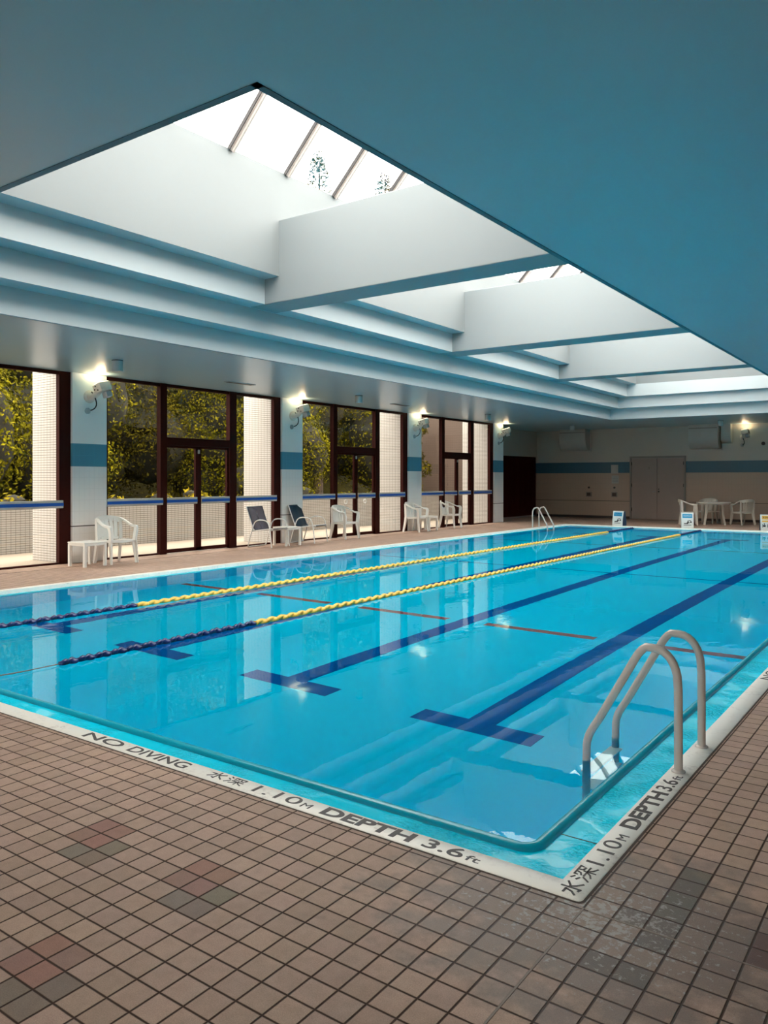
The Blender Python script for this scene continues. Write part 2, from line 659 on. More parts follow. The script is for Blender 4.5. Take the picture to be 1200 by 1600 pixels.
# ------------------------------------------------------------------ pool
def rrect(o, rad, seg=6):
    """rectangle inset by o from the coping's outer edge, corners rounded by rad"""
    x0, x1, y0, y1 = PX0 + o, PX1 - o, PY0 + o, PY1 - o
    out = []
    for cx, cy, a in ((x1 - rad, y1 - rad, 0), (x0 + rad, y1 - rad, 90), (x0 + rad, y0 + rad, 180), (x1 - rad, y0 + rad, 270)):
        for k in range(seg + 1):
            t = R(a + 90 * k / seg)
            out.append((cx + rad * math.cos(t), cy + rad * math.sin(t)))
    return out

def ring(mb, prof, radf, seg=6):
    loops = []
    for (o, z) in prof:
        loops.append([mb.bm.verts.new((x, y, z)) for x, y in rrect(o, radf(o), seg)])
    for a, b in zip(loops[:-1], loops[1:]):
        n = len(a)
        for i in range(n):
            mb.bm.faces.new((a[i], a[(i + 1) % n], b[(i + 1) % n], b[i]))
    return mb

pool = empty('swimming_pool', (0, 0, 0))
pool['kind'] = 'structure'
mb = MB()
ring(mb, [(0, -.04), (0, .001), (.004, .0045), (.112, .0045), (.118, .001), (.12, -.006), (.12, -.055)], lambda o: .022 if o < .01 else .004)
coping = mb.build('coping', M['coping'], pool, True)
mb = MB()
ring(mb, [(-.011, .0008), (.002, .0008)], lambda o: .028)
mb.build('sealant_joint', M['sealant'], pool)
mb = MB()
ring(mb, [(.118, -.05), (.365, -.05)], lambda o: .004)
mb.build('overflow_channel', M['gutter'], pool)
LIP1 = .372
mb = MB()
ring(mb, [(.318, -.0505), (.322, -.040), (.330, -.031), (.342, -.0265), (.354, -.0262), (.364, -.029), (.370, -.036), (LIP1, -.06)], lambda o: .05 + (LIP1 - o) * 1.0, 8)
mb.build('overflow_lip', M['lip'], pool, True)
mb = MB()
ring(mb, [(LIP1, -.05), (LIP1, -1.05)], lambda o: .05, 8)
f = mb.bm.faces.new([mb.bm.verts.new((x, y, -1.05)) for x, y in rrect(LIP1, .05, 8)])
mb.build('basin', M['basin'], pool)
# access plate seam in the channel near the corner
MB().box(-1.395, -1.183, 3.236, 3.241, -.05, -.0488).box(-1.187, -1.183, 3.24, 3.60, -.05, -.0485).build('channel_plate_seam', M['dark'], pool)
LX = [-8.56, -6.67, -4.78, -2.90]
for lx in LX:
    m_ = MB().box(lx - .115, lx + .115, 5.28, 22.2, -1.06, -1.046)
    m_.box(lx - .51, lx + .51, 5.08, 5.31, -1.06, -1.0455).box(lx - .51, lx + .51, 22.1, 22.33, -1.06, -1.0455)
    m_.build('lane_line', M['lane'], pool)
edges = [-9.98] + [v for lx in LX for v in (lx - .26, lx + .26)] + [-1.50]
for a, b in zip(edges[0::2], edges[1::2]):
    MB().box(a, b, 8.29, 8.43, -1.06, -1.0465).build('red_cross_line', M['redmark'], pool)
MB().box(-9.98, -1.45, 13.62, 13.69, -1.06, -1.0468).build('cross_line', M['lane'], pool)
MB().box(-9.98, -1.45, 18.85, 18.93, -1.06, -1.0468).build('cross_line', M['dark'], pool)

mb = MB()
mb.bm.faces.new([mb.bm.verts.new((x, y, WATER)) for x, y in rrect(LIP1 - .004, .054, 8)])
water = mb.build('pool_water', M['water'])
tag(water, 'calm clear turquoise water filling the swimming pool', 'water', None, 'stuff')

# lettering on the coping
def lettering(txt, size, x, y, rz, bold=0.0, sx=1.0, shear=0.0):
    cu = bpy.data.curves.new('lettering', 'FONT')
    cu.body = txt
    cu.size = size
    cu.extrude = .0006
    cu.offset = bold
    cu.shear = shear
    cu.align_x = 'LEFT'
    cu.resolution_u = 6
    o = bpy.data.objects.new('lettering_curve', cu)
    COL.objects.link(o)
    bpy.context.view_layer.update()
    dg = bpy.context.evaluated_depsgraph_get()
    me = bpy.data.meshes.new_from_object(o.evaluated_get(dg))
    bpy.data.objects.remove(o)
    me.name = 'lettering'
    me.materials.clear()
    me.materials.append(M['ink'])
    # fit to the wanted width (sx given in metres)
    xs = [v.co.x for v in me.vertices]
    if xs:
        w = max(xs) - min(xs)
        k = sx / w
        x_min = min(xs)
        for v in me.vertices:
            v.co.x = (v.co.x - x_min) * k
    r = bpy.data.objects.new('lettering', me)
    COL.objects.link(r)
    r.parent = pool
    r.location = (x, y, .0048)
    r.rotation_euler = (0, 0, rz)
    return r
H1 = .104
def strokes(lines, w, x, y, rz, sx, sy):
    """brush strokes in a unit square, as thin painted bars"""
    m_ = MB()
    for ln in lines:
        for (a, b), (c, d) in zip(ln[:-1], ln[1:]):
            A, B = Vector((a * sx, b * sy)), Vector((c * sx, d * sy))
            t = (B - A).normalized()
            n = Vector((-t.y, t.x)) * w / 2
            A2, B2 = A - t * w * .3, B + t * w * .3
            m_.prism([tuple(A2 + n), tuple(A2 - n), tuple(B2 - n), tuple(B2 + n)], 'z', -.0004, .0008)
    r = m_.build('lettering', M['ink'], pool)
    r.location = (x, y, .0048)
    r.rotation_euler = (0, 0, rz)
SUI = [[(.5, .98), (.5, .06), (.36, .12)], [(.06, .70), (.36, .70), (.24, .36), (.04, .14)], [(.56, .62), (.72, .36), (.96, .12)], [(.92, .84), (.62, .60)]]
SHIN = [[(.06, .92), (.20, .80)], [(.02, .64), (.16, .54)], [(.04, .06), (.14, .22), (.24, .40)], [(.34, .76), (.34, .92), (.96, .92), (.92, .74)],
        [(.54, .84), (.50, .68), (.36, .58)], [(.70, .84), (.72, .66), (.90, .64)], [(.32, .44), (.98, .44)], [(.65, .60), (.65, .02)], [(.62, .42), (.48, .20), (.30, .08)], [(.68, .42), (.80, .22), (1.0, .08)]]
lettering('NO', H1, -4.105, 2.690, 0, .0014, .34)
lettering('DIVING', H1, -3.69, 2.690, 0, .0014, .475)
strokes(SUI, .0085, -3.05, 2.694, 0, .105, .072)
strokes(SHIN, .007, -2.925, 2.694, 0, .115, .072)
lettering('1.10', H1, -2.725, 2.692, 0, 0, .29)
lettering('M', H1 * .62, -2.415, 2.692, 0, 0, .052)
lettering('DEPTH', H1, -2.295, 2.690, 0, .0035, .485)
lettering('3.6', H1, -1.755, 2.692, 0, .0012, .185)
lettering('ft', H1 * .6, -1.555, 2.694, 0, 0, .065)
XR = -1.086
strokes(SUI, .0085, XR, 2.69, R(90), .095, .078)
strokes(SHIN, .007, XR, 2.805, R(90), .115, .078)
lettering('1.10', H1, XR, 2.958, R(90), 0, .235)
lettering('M', H1 * .62, XR, 3.215, R(90), 0, .052)
lettering('DEPTH', H1, XR, 3.345, R(90), .0035, .475)
lettering('3.6', H1, XR, 3.852, R(90), .0012, .15)
lettering('ft', H1 * .6, XR, 4.02, R(90), 0, .06)
lettering('NO', H1, XR, 6.42, R(90), 0, .32)
lettering('DIVING', H1, XR, 6.83, R(90), 0, .475)

# ------------------------------------------------------------------ ceiling and skylight well
L = [(-8.86, -2.68, 2.69, 24.75), (-8.525, -3.015, 3.03, 24.52), (-8.19, -3.35, 3.36, 24.36), (-7.905, -3.635, 3.36, 24.36)]
Z0, Z1, Z2, Z3, ZT, ZR = CZ, 3.727, 4.067, 4.434, 5.96, 8.095
CT = CZ + .25
X_L, X_R = -13.9, RIGHTX + .2
Y_N, Y_F = NEARY - .2, FY + .5
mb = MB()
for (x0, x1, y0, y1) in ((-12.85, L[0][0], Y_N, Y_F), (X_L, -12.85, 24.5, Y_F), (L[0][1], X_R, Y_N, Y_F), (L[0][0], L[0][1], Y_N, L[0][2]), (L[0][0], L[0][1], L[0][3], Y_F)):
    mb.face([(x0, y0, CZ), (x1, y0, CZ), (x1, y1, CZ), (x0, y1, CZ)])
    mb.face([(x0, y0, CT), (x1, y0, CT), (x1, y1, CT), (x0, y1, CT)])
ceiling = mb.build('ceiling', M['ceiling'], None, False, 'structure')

def rect_ring(mb, seq):
    loops = []
    for (r, z) in seq:
        x0, x1, y0, y1 = r
        loops.append([mb.bm.verts.new(p) for p in ((x0, y0, z), (x1, y0, z), (x1, y1, z), (x0, y1, z))])
    for a, b in zip(loops[:-1], loops[1:]):
        for i in range(4):
            mb.bm.faces.new((a[i], a[(i + 1) % 4], b[(i + 1) % 4], b[i]))
mb = MB()
rect_ring(mb, [(L[0], Z0), (L[0], Z1), (L[1], Z1), (L[1], Z2), (L[2], Z2), (L[2], Z3), (L[3], Z3)])
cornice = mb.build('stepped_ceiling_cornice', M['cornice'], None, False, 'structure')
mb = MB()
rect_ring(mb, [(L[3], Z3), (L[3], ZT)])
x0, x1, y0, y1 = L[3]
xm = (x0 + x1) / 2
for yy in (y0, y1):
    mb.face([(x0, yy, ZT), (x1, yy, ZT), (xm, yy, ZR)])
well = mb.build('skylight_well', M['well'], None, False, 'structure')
# thin dark edge strip along the near and right edges of the opening
a0, a1, b0, b1 = L[0]
MB().box(a0, a1, b0, b0 + .045, CZ - .004, CZ + .02).box(a1 - .045, a1, b0, b1, CZ - .004, CZ + .02).build('trim_1', M['edge'], None, False, 'structure')
MB().box(a0 - .004, a0 + .006, b0, b1, CZ - .003, CZ + .008).box(a0, a1, b1 - .006, b1 + .004, CZ - .003, CZ + .006).build('trim_2', M['edge'], None, False, 'structure')

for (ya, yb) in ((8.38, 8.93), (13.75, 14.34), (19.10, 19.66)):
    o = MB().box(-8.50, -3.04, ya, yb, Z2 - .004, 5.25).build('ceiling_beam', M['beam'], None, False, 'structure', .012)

sky_w = empty('window_5')
sky_w['kind'] = 'structure'
mb = MB()
for (xa, za, xb, zb) in ((x0, ZT, xm, ZR), (x1, ZT, xm, ZR)):
    mb.face([(xa, y0, za + .02), (xa, y1, za + .02), (xb, y1, zb + .02), (xb, y0, zb + .02)])
mb.build('roof_glass', M['roofglass'], sky_w)
def glazing_bar(side):
    m_ = MB()
    s_ = 1 if side == 0 else -1
    xa = x0 if side == 0 else x1
    ln = math.hypot(xm - x0, ZR - ZT)
    mat = Matrix.Translation((xa, 0, ZT)) @ Matrix.Rotation(-s_ * math.atan2(ZR - ZT, xm - x0), 4, 'Y')
    if side:
        mat = Matrix.Translation((xa, 0, ZT)) @ Matrix.Rotation(math.atan2(ZR - ZT, xm - x0), 4, 'Y') @ Matrix.Scale(-1, 4, (1, 0, 0))
    m_.box(0, ln, .012, .09, -.045, .01, 0, mat)
    m_.box(0, ln, .035, .068, -.085, -.045, 0, mat)
    b_ = m_.build('glazing_bar', M['bar'], sky_w)
    k_ = MB().box(0, ln, 0, .012, -.045, .01, 0, mat).build('gasket', M['dark'], b_)
    return b_
bars = [glazing_bar(0), glazing_bar(1)]
ys = [7.381 + 1.1 * k for k in range(-3, 16) if 3.4 < 7.381 + 1.1 * k < 24.3]
for q, bproto in enumerate(bars):
    for i, yy in enumerate(ys):
        b_ = bproto if i == 0 else copy_tree(bproto, sky_w)
        b_.location = (0, yy, 0)
MB().box(xm - .08, xm + .08, y0, y1, ZR - .10, ZR + .03).build('ridge_bar', M['bar'], sky_w)

# ------------------------------------------------------------------ walls
PIL = [(2.75, 3.44), (8.09, 8.795), (13.485, 14.198), (18.76, 19.434), (23.99, 24.65)]
for i, (ya, yb) in enumerate(PIL):
    MB().box(GLX - .10, WX, ya, yb, 0, CZ).build('pillar', M['pillar'], None, False, 'structure', .008)
MB().box(-12.9, WX, NEARY, 2.75, 0, CZ).build('wall_left', M['pillar'], None, False, 'structure')
MB().box(-13.73, -13.53, 24.65, FY + .5, 0, CZ).box(-13.53, GLX - .1, 24.50, 24.65, 0, CZ).build('wall_alcove', M['wall'], None, False, 'structure')
MB().box(-13.6, -12.62, FY + .06, FY + .3, 0, CZ).box(-12.62, X_R, FY, FY + .3, 0, CZ).build('wall_far', M['wall'], None, False, 'structure')
MB().box(RIGHTX, RIGHTX + .2, NEARY, FY, 0, CZ).build('wall_right', M['wallp'], None, False, 'structure')
nw = MB().box(-12.9, RIGHTX + .2, NEARY - .2, NEARY, 0, .35).box(-12.9, RIGHTX + .2, NEARY - .2, NEARY, 2.15, CZ)
ADDED_WIN = [(-11.9, -8.1), (-7.3, -3.5), (-2.7, 1.6)]  # made-up windows behind the camera, added to let sky light onto the near deck
xs_ = [-12.9] + [v for ab in ADDED_WIN for v in ab] + [RIGHTX + .2]
for a, b in zip(xs_[0::2], xs_[1::2]):
    nw.box(a, b, NEARY - .2, NEARY, .35, 2.15)
nw.build('wall_near', M['wallp'], None, False, 'structure')
for n_, (a, b) in enumerate(ADDED_WIN):
    added_win = empty('window_%d' % (6 + n_), (a, NEARY - .1, 0))  # added only for its light, numbered on from the real windows
    added_win['kind'] = 'structure'
    fr = MB().box(0, .05, -.03, .03, .35, 2.15).box(b - a - .05, b - a, -.03, .03, .35, 2.15).box(0, b - a, -.03, .03, .35, .41).box(0, b - a, -.03, .03, 2.09, 2.15)
    for k in (1, 2):
        fr.box((b - a) * k / 3 - .025, (b - a) * k / 3 + .025, -.03, .03, .35, 2.15)
    fr.build('window_frame', M['frame'], added_win)
    g6 = MB()
    g6.face([(.05, 0, .41), (b - a - .05, 0, .41), (b - a - .05, 0, 2.09), (.05, 0, 2.09)])
    g6.build('glass_pane', M['glass'], added_win)
MB().box(-16, 6, -12, NEARY - .2, -.2, -.012).build('terrace', M['terrace'], None, False, 'structure')
MB().box(-13.53, WX, FY + .055, FY + .075, 0, .09).box(WX, -9.75, FY - .012, FY, 0, .09).box(-7.70, RIGHTX, FY - .012, FY, 0, .09).build('baseboard_far', M['lampdark'], None, False, 'structure')
pn = MB().box(-13.525, -13.49, 24.9, 29.16, .06, 2.36)
for k in range(9):
    pn.box(-13.492, -13.482, 24.95 + k * .465, 24.97 + k * .465, .06, 2.36)
mp = pn.build('maroon_partition', M['maroon'])
tag(mp, 'dark maroon folding partition closing the alcove beside the last pillar', 'partition')
MB().box(-13.53, -13.47, 24.9, 29.2, 0, .06).build('baseboard_alcove', M['doorframe'], None, False, 'structure')

# ------------------------------------------------------------------ windows of the left wall
def window(n, s, e):
    """glazed bay between y=s and y=e with a double door in it"""
    w = empty('window_%d' % n, (GLX, s, 0))
    w['kind'] = 'structure'
    Ln = e - s
    k = Ln / 4.69
    m1a, m1b, m2a, m2b, jr = 1.24 * k, 1.40 * k, 3.08 * k, 3.28 * k, Ln - .22
    top = CZ
    fr = MB()
    d0, d1 = -.05, .05
    fr.box(d0, d1, 0, .055, 0, top).box(d0, d1, jr, Ln, 0, top)
    fr.box(d0, d1 + .02, m1a, m1b, 0, top).box(d0, d1 + .02, m2a, m2b, 0, top)
    fr.box(d0 + .005, d1 - .005, 0, Ln, top - .06, top)
    fr.box(d0 + .005, d1 - .005, 0, m1a, 0, .03).box(d0 + .005, d1 - .005, m2b, jr, 0, .03)
    fr.box(d0, d1 + .01, m1b, m2a, 2.17, 2.33)
    fr.build('window_frame', M['frame'], w, False, None, .004)
    gl = MB()
    gl.face([(0, .055, .03), (0, m1a, .03), (0, m1a, top - .06), (0, .055, top - .06)])
    gl.face([(0, m2b, .03), (0, jr, .03), (0, jr, top - .06), (0, m2b, top - .06)])
    gl.face([(0, m1b, 2.33), (0, m2a, 2.33), (0, m2a, top - .06), (0, m1b, top - .06)])
    gl.build('glass_pane', M['glass'], w)
    def rail(parent, ya, yb, x=.055):
        r_ = MB().box(x, x + .03, ya, yb, .985, 1.12).build('push_rail', M['railgrey'], parent, False, None, .006)
        MB().box(x + .029, x + .034, ya, yb, 1.022, 1.078).build('blue_stripe', M['railblue'], r_)
    rail(w, .02, m1a + .05)
    rail(w, m2b - .02, jr + .06)
    mid = (m1b + m2a) / 2
    for side, (ya, yb) in enumerate(((m1b, mid), (mid, m2a))):
        dr = MB()
        st = .075
        dr.box(-.03, .03, ya, ya + (st if side else .03), .01, 2.17).box(-.03, .03, yb - (.045 if side else st), yb, .01, 2.17)
        dr.box(-.03, .03, ya, yb, .01, .085).box(-.03, .03, ya, yb, 2.12, 2.17)
        d_ = dr.build('door_leaf', M['frame'], w, False, None, .004)
        p_ = MB()
        p_.face([(0, ya + .03, .085), (0, yb - .045, .085), (0, yb - .045, 2.12), (0, ya + .03, 2.12)])
        p_.build('glass_pane', M['glass'], d_)
        rail(d_, ya + (.06 if side else .0), yb - (.0 if side else .06), .035)
        if n == 3:
            cy_ = (ya + yb) / 2
            MB().tube([(.012, cy_ + .055 * math.cos(R(a)), .90 + .055 * math.sin(R(a))) for a in range(-150, 181, 30)], .014, 6).build('round_sticker', M['plastic'], d_, True)
    MB().box(.03, .05, mid - .02, mid + .02, 2.02, 2.10).build('door_catch', M['railgrey'], w)
    return w
for n, (a, b) in enumerate(zip(PIL[:-1], PIL[1:])):
    window(n + 1, a[1], b[0])

# ------------------------------------------------------------------ terrace and garden outside the windows
MB().box(-15.25, GLX - .05, -6, 26, -.2, -.012).build('terrace', M['terrace'], None, False, 'structure')
pw = MB().box(-15.45, -15.25, -6, 26, -.2, .96)
par = pw.build('parapet_wall', M['mosaic'], None, False, 'structure')
MB().box(-15.47, -15.23, -6, 26, .96, 1.0).build('parapet_cap', M['terrace'], par)
for (ya, yb) in PIL[:1] + PIL[1:]:
    MB().box(-13.86, GLX - .101, ya - .02, yb + .02, -.1, 4.3).build('outer_pier', M['mosaic'], None, False, 'structure')
MB().box(-17.1, -13.74, 26.0, 26.3, -.2, 5.6).build('wall_wing', M['brownmosaic'], None, False, 'structure')
# roof overhang over the piers
MB().box(-13.2, WX, -4, 26, CT, CT + .35).build('eaves', M['terrace'], None, False, 'structure')
hb = MB()
rows = []
for i in range(15):
    row = []
    for j in range(34):
        x = -16.0 - i * 2.2
        y = -14 + j * 2.6
        z = -.4 + max(0, (i - 5)) ** 1.15 * 1.0 + noise.noise(Vector((x * .21, y * .21, 0))) * (.2 if i < 4 else 1.4)
        row.append(hb.bm.verts.new((x, y, z)))
    rows.append(row)
for i in range(14):
    for j in range(33):
        hb.bm.faces.new((rows[i][j], rows[i][j + 1], rows[i + 1][j + 1], rows[i + 1][j]))
hb.build('hillside', M['hill'], None, True, 'structure')
MB().box(-18.0, -17.8, 4, 9.5, -.6, 1.17).build('garden_wall', M['terrace'], None, False, 'structure')

def leaf_cloud(blobs, n, size, rnd, flat=1.0):
    """leaf clusters on the shells of several blobs, with a shaded core inside each"""
    verts, faces = [], []
    tot = sum(b[3] ** 2 for b in blobs)
    for (bx, by, bz, br) in blobs:
        for _ in range(int(n * br * br / tot)):
            u = Vector((rnd.gauss(0, 1), rnd.gauss(0, 1), rnd.gauss(0, 1) + .15)).normalized()
            rr = br * rnd.uniform(.80, 1.12) * (1 + .25 * noise.noise(u * 2.3 + Vector((bx, by, bz))))
            c = Vector((bx, by, bz)) + Vector((u.x, u.y, u.z * flat)) * rr
            nrm = (u + Vector((rnd.gauss(0, .5), rnd.gauss(0, .5), rnd.gauss(0, .5)))).normalized()
            t = nrm.cross(Vector((rnd.gauss(0, 1), rnd.gauss(0, 1), rnd.gauss(0, 1)))).normalized()
            b2 = nrm.cross(t)
            s_ = size * rnd.uniform(.6, 1.4)
            i = len(verts)
            verts += [c - t * s_, c - b2 * s_ * .5, c + t * s_, c + b2 * s_ * .5 + nrm * s_ * .2]
            faces.append((i, i + 1, i + 2, i + 3))
    return verts, faces

def tree(name, x, y, z0, h, spread, mat, n, leaf, label, group, cat='tree', trunk=True, seed=0, core=True):
    rnd = random.Random(seed)
    root = empty(name, (x, y, z0))
    blobs = []
    nb = 11
    for k in range(nb):
        a = rnd.uniform(0, 2 * math.pi)
        t = (k + .5) / nb
        zz = h * (.18 + .72 * t)
        rad = spread * (1 - .55 * t) * rnd.uniform(.15, .75)
        blobs.append((rad * math.cos(a), rad * math.sin(a), zz, spread * (.62 - .26 * t) * rnd.uniform(.8, 1.15)))
    v, f = leaf_cloud(blobs, n, leaf, rnd, .85)
    me = bpy.data.meshes.new('foliage')
    me.from_pydata([tuple(q) for q in v], [], f)
    me.materials.append(mat)
    fo = bpy.data.objects.new('foliage', me)
    COL.objects.link(fo)
    fo.parent = root
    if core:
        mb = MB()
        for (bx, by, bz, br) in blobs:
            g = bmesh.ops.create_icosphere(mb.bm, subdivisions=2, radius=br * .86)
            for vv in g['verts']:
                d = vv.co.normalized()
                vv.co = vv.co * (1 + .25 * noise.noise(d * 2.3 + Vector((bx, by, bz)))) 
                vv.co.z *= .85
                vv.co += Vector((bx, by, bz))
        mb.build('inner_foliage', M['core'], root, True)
    if trunk:
        mb = MB()
        mb.tube([(0, 0, -.3), (rnd.uniform(-.1, .1), 0, h * .25), (rnd.uniform(-.3, .3), rnd.uniform(-.3, .3), h * .6), (0, 0, h * .82)], .16 * h / 6, 8, False, [1.3, 1, .7, .3])
        mb.build('trunk', M['bark'], root, True)
    tag(root, label, cat, group)
    return root

T = [(-20.5, 8.6, -.3, 7.0, 3.0, 'leafA', 'bushy olive-green tree seen through the leftmost glazed bay'),
     (-21.5, 12.8, -.3, 7.6, 3.0, 'leafA', 'tall bright green tree filling the fixed pane left of the first doors'),
     (-24.5, 16.8, .4, 8.6, 3.3, 'leafB', 'dark green tree behind the first pair of glass doors'),
     (-22.0, 20.6, -.3, 7.0, 2.9, 'leafA', 'olive tree filling the pane beside the second pillar'),
     (-23.0, 24.6, .2, 8.2, 3.0, 'leafA', 'sunlit green tree above the second glass doors'),
     (-27.0, 28.8, 1.2, 8.4, 3.3, 'leafB', 'dark tree farthest along the terrace behind the second doors'),
     (-28.0, 11.0, 2.0, 9.0, 3.6, 'leafB', 'dark tree up the slope behind the leftmost bay'),
     (-29.5, 20.8, 2.5, 9.0, 3.8, 'leafB', 'dark tree up the slope behind the first glass doors'),
     (-25.5, 5.2, 1.2, 8.2, 3.2, 'leafB', 'dark green tree at the left edge beyond the parapet'),
     (-31.0, 27.5, 3.0, 10.0, 4.2, 'leafB', 'tall dark tree high on the slope behind the second bay'),
     (-32.0, 35.0, 3.0, 11.0, 4.4, 'leafB', 'dark tree at the far end of the slope'),
     (-29.0, 15.5, 2.4, 9.6, 3.5, 'leafA', 'large olive tree on the slope between two darker ones'),
     (-24.5, 33.5, .6, 8.6, 3.4, 'leafA', 'olive tree left of the brown wing wall, seen through the second doors'),
     (-29.0, 40.5, 2.0, 10.5, 4.2, 'leafB', 'dark tree far behind the wing wall, seen past the second doors'),
     (-36.0, 44.0, 5.0, 12.0, 5.0, 'leafB', 'highest dark tree at the far end of the slope')]
for i, (x, y, z, h, s_, mt, lab) in enumerate(T):
    tree('garden_tree', x, y, z, h, s_, M[mt], 36000 if i < 6 else 20000, .056 if i < 6 else .075, lab, 'trees beyond the terrace parapet', seed=40 + i)
tree('small_tree', -16.6, 24.9, 0, 3.9, .75, M['leafB'], 5000, .05, 'small dark-leaved tree against the brown wing wall in the third bay', None, seed=77, core=False)
SH = [(-16.5, 9.0), (-16.6, 10.3), (-16.4, 11.6), (-16.5, 13.0), (-16.6, 14.4), (-16.5, 15.8), (-16.4, 17.3), (-16.5, 18.8), (-16.5, 20.4), (-16.5, 22.2)]
near_lab = ['yellow-green shrub behind the parapet at the first bay, leftmost one', 'yellow-green shrub behind the parapet by the first pillar', 'yellow-green shrub behind the rail of the first fixed pane',
            'yellow-green shrub behind the left leaf of the first doors', 'yellow-green shrub behind the right leaf of the first doors', 'yellow-green shrub beside the second outer pier',
            'yellow-green shrub behind the second pillar', 'yellow-green shrub behind the second bay fixed pane', 'yellow-green shrub behind the second doors', 'yellow-green shrub farthest along the parapet']
for i, (x, y) in enumerate(SH):
    tree('shrub', x, y, -.2, 1.30 + .12 * math.sin(i * 2.1), .72, M['leafY'] if i in (0, 2, 3, 4, 5) else M['leafA'], 1100, .065, near_lab[i], 'shrubs along the parapet', 'shrub', False, 90 + i)
# tall thin trees that show through the skylight glass
def conifer(x, y, h, seed, label):
    rnd = random.Random(seed)
    root = empty('conifer', (x, y, 0))
    MB().tube([(0, 0, 0), (.1, 0, h * .5), (0, .1, h)], .22, 8, False, [1.2, .7, .08]).build('trunk', M['bark'], root, True)
    verts, faces = [], []
    for k in range(7000):
        t = rnd.random() ** .8
        zz = h * (.35 + .65 * t)
        rad = (1 - t) ** .7 * 2.4 * rnd.random() ** .6 + .05
        a = rnd.uniform(0, 2 * math.pi)
        c = Vector((rad * math.cos(a), rad * math.sin(a), zz + rnd.uniform(-.3, .3) - rad * .2))
        d = Vector((math.cos(a), math.sin(a), rnd.uniform(-.3, .5))).normalized()
        w_ = d.cross(Vector((rnd.gauss(0, .4), rnd.gauss(0, .4), 1))).normalized() * .02
        i = len(verts)
        verts += [c, c + d * .13 + w_, c + d * .26, c + d * .13 - w_]
        faces.append((i, i + 1, i + 2, i + 3))
    me = bpy.data.meshes.new('foliage')
    me.from_pydata([tuple(q) for q in verts], [], faces)
    me.materials.append(M['leafB'])
    fo = bpy.data.objects.new('foliage', me)
    COL.objects.link(fo)
    fo.parent = root
    tag(root, label, 'tree')
conifer(-26.0, 30.42, 17.9, 5, 'thin tall conifer seen through the skylight just above the first beam')
conifer(-24.0, 33.36, 17.2, 6, 'thin tall conifer seen through the skylight right of the other one')

# ------------------------------------------------------------------ far wall door, ducts, fittings
d2 = empty('door_1', (-8.725, FY, 0))
d2['kind'] = 'structure'
MB().box(-1.01, -.95, -.05, .01, 0, 2.33).box(.95, 1.01, -.05, .01, 0, 2.33).box(-.95, .95, -.05, .01, 2.26, 2.33).build('door_frame', M['doorframe'], d2)
for s_, nm in ((-1, 'l'), (1, 'r')):
    xa, xb = (-.945, -.006) if s_ < 0 else (.006, .945)
    lf = MB().box(xa, xb, -.035, 0, .015, 2.25).build('door_leaf', M['door'], d2, False, None, .004)
    for zz in (.3, 1.2, 2.0):
        MB().box(s_ * .94 - .012, s_ * .94 + .012, -.055, -.034, zz, zz + .12).build('hinge', M['dark'], lf)
    if s_ < 0:
        MB().tube([(-.06, -.035, 1.02), (-.06, -.085, 1.02), (-.17, -.085, 1.02)], .011, 8).build('door_handle', M['ballast'], lf, True)
        MB().box(-.30, -.29, -.042, -.034, 1.86, 1.93).build('door_number', M['dark'], lf)
    else:
        MB().lathe([(0, 0), (.03, 0), (.03, .012), (0, .012)], 14, Matrix.Translation((.06, -.034, 1.03)) @ Matrix.Rotation(R(90), 4, 'X')).build('lock_cylinder', M['dark'], lf)
        MB().lathe([(0, 0), (.02, 0), (.02, .012), (0, .012)], 14, Matrix.Translation((.06, -.034, 1.12)) @ Matrix.Rotation(R(90), 4, 'X')).build('lock_cylinder', M['dark'], lf)

def duct(x0_, x1_, z0_, depth, label):
    r_ = empty('duct_hood', ((x0_ + x1_) / 2, FY, 0))
    w_ = (x1_ - x0_) / 2
    prof = [(0, CZ), (-depth, CZ), (-depth, CZ - .28)]
    prof += [(-depth + depth * .62 * (1 - math.cos(t)), CZ - .28 - (CZ - .28 - z0_) * math.sin(t)) for t in [R(90) * k / 8 for k in range(1, 9)]]
    prof += [(0, z0_)]
    MB().prism(prof, 'x', -w_, w_).build('hood', M['duct'], r_, True)
    MB().box(-w_ - .03, w_ + .03, -.04, 0, z0_ - .05, CZ).build('backplate', M['duct'], r_)
    MB().box(-w_ + .02, w_ - .02, -depth - .006, -depth + .002, CZ - .14, CZ - .11).build('seam_strip', M['doorframe'], r_)
    tag(r_, label, 'duct hood')
duct(-12.33, -11.27, 2.60, .55, 'rounded duct hood above the two wall outlets left of the door')
duct(-7.50, -6.52, 2.55, .55, 'rounded duct hood right of the grey double door')
r_ = empty('round_duct', (-6.33, FY, 0))
prof = [(-.0, CZ), (-.30, CZ), (-.32, 2.98)] + [(-.32 + .30 * (1 - math.cos(R(90) * k / 6)), 2.98 - .24 * math.sin(R(90) * k / 6)) for k in range(1, 7)]
MB().prism(prof, 'x', -.14, .18).build('housing', M['duct'], r_, True)
MB().tube([(-.20, -.12, CZ), (-.20, -.14, 3.0), (-.19, -.10, 2.82), (-.15, -.02, 2.75)], .028, 8).build('pipe', M['copper'], r_, True)
tag(r_, 'small lamp-lit duct housing with an ochre pipe beside the wall lamp', 'duct')

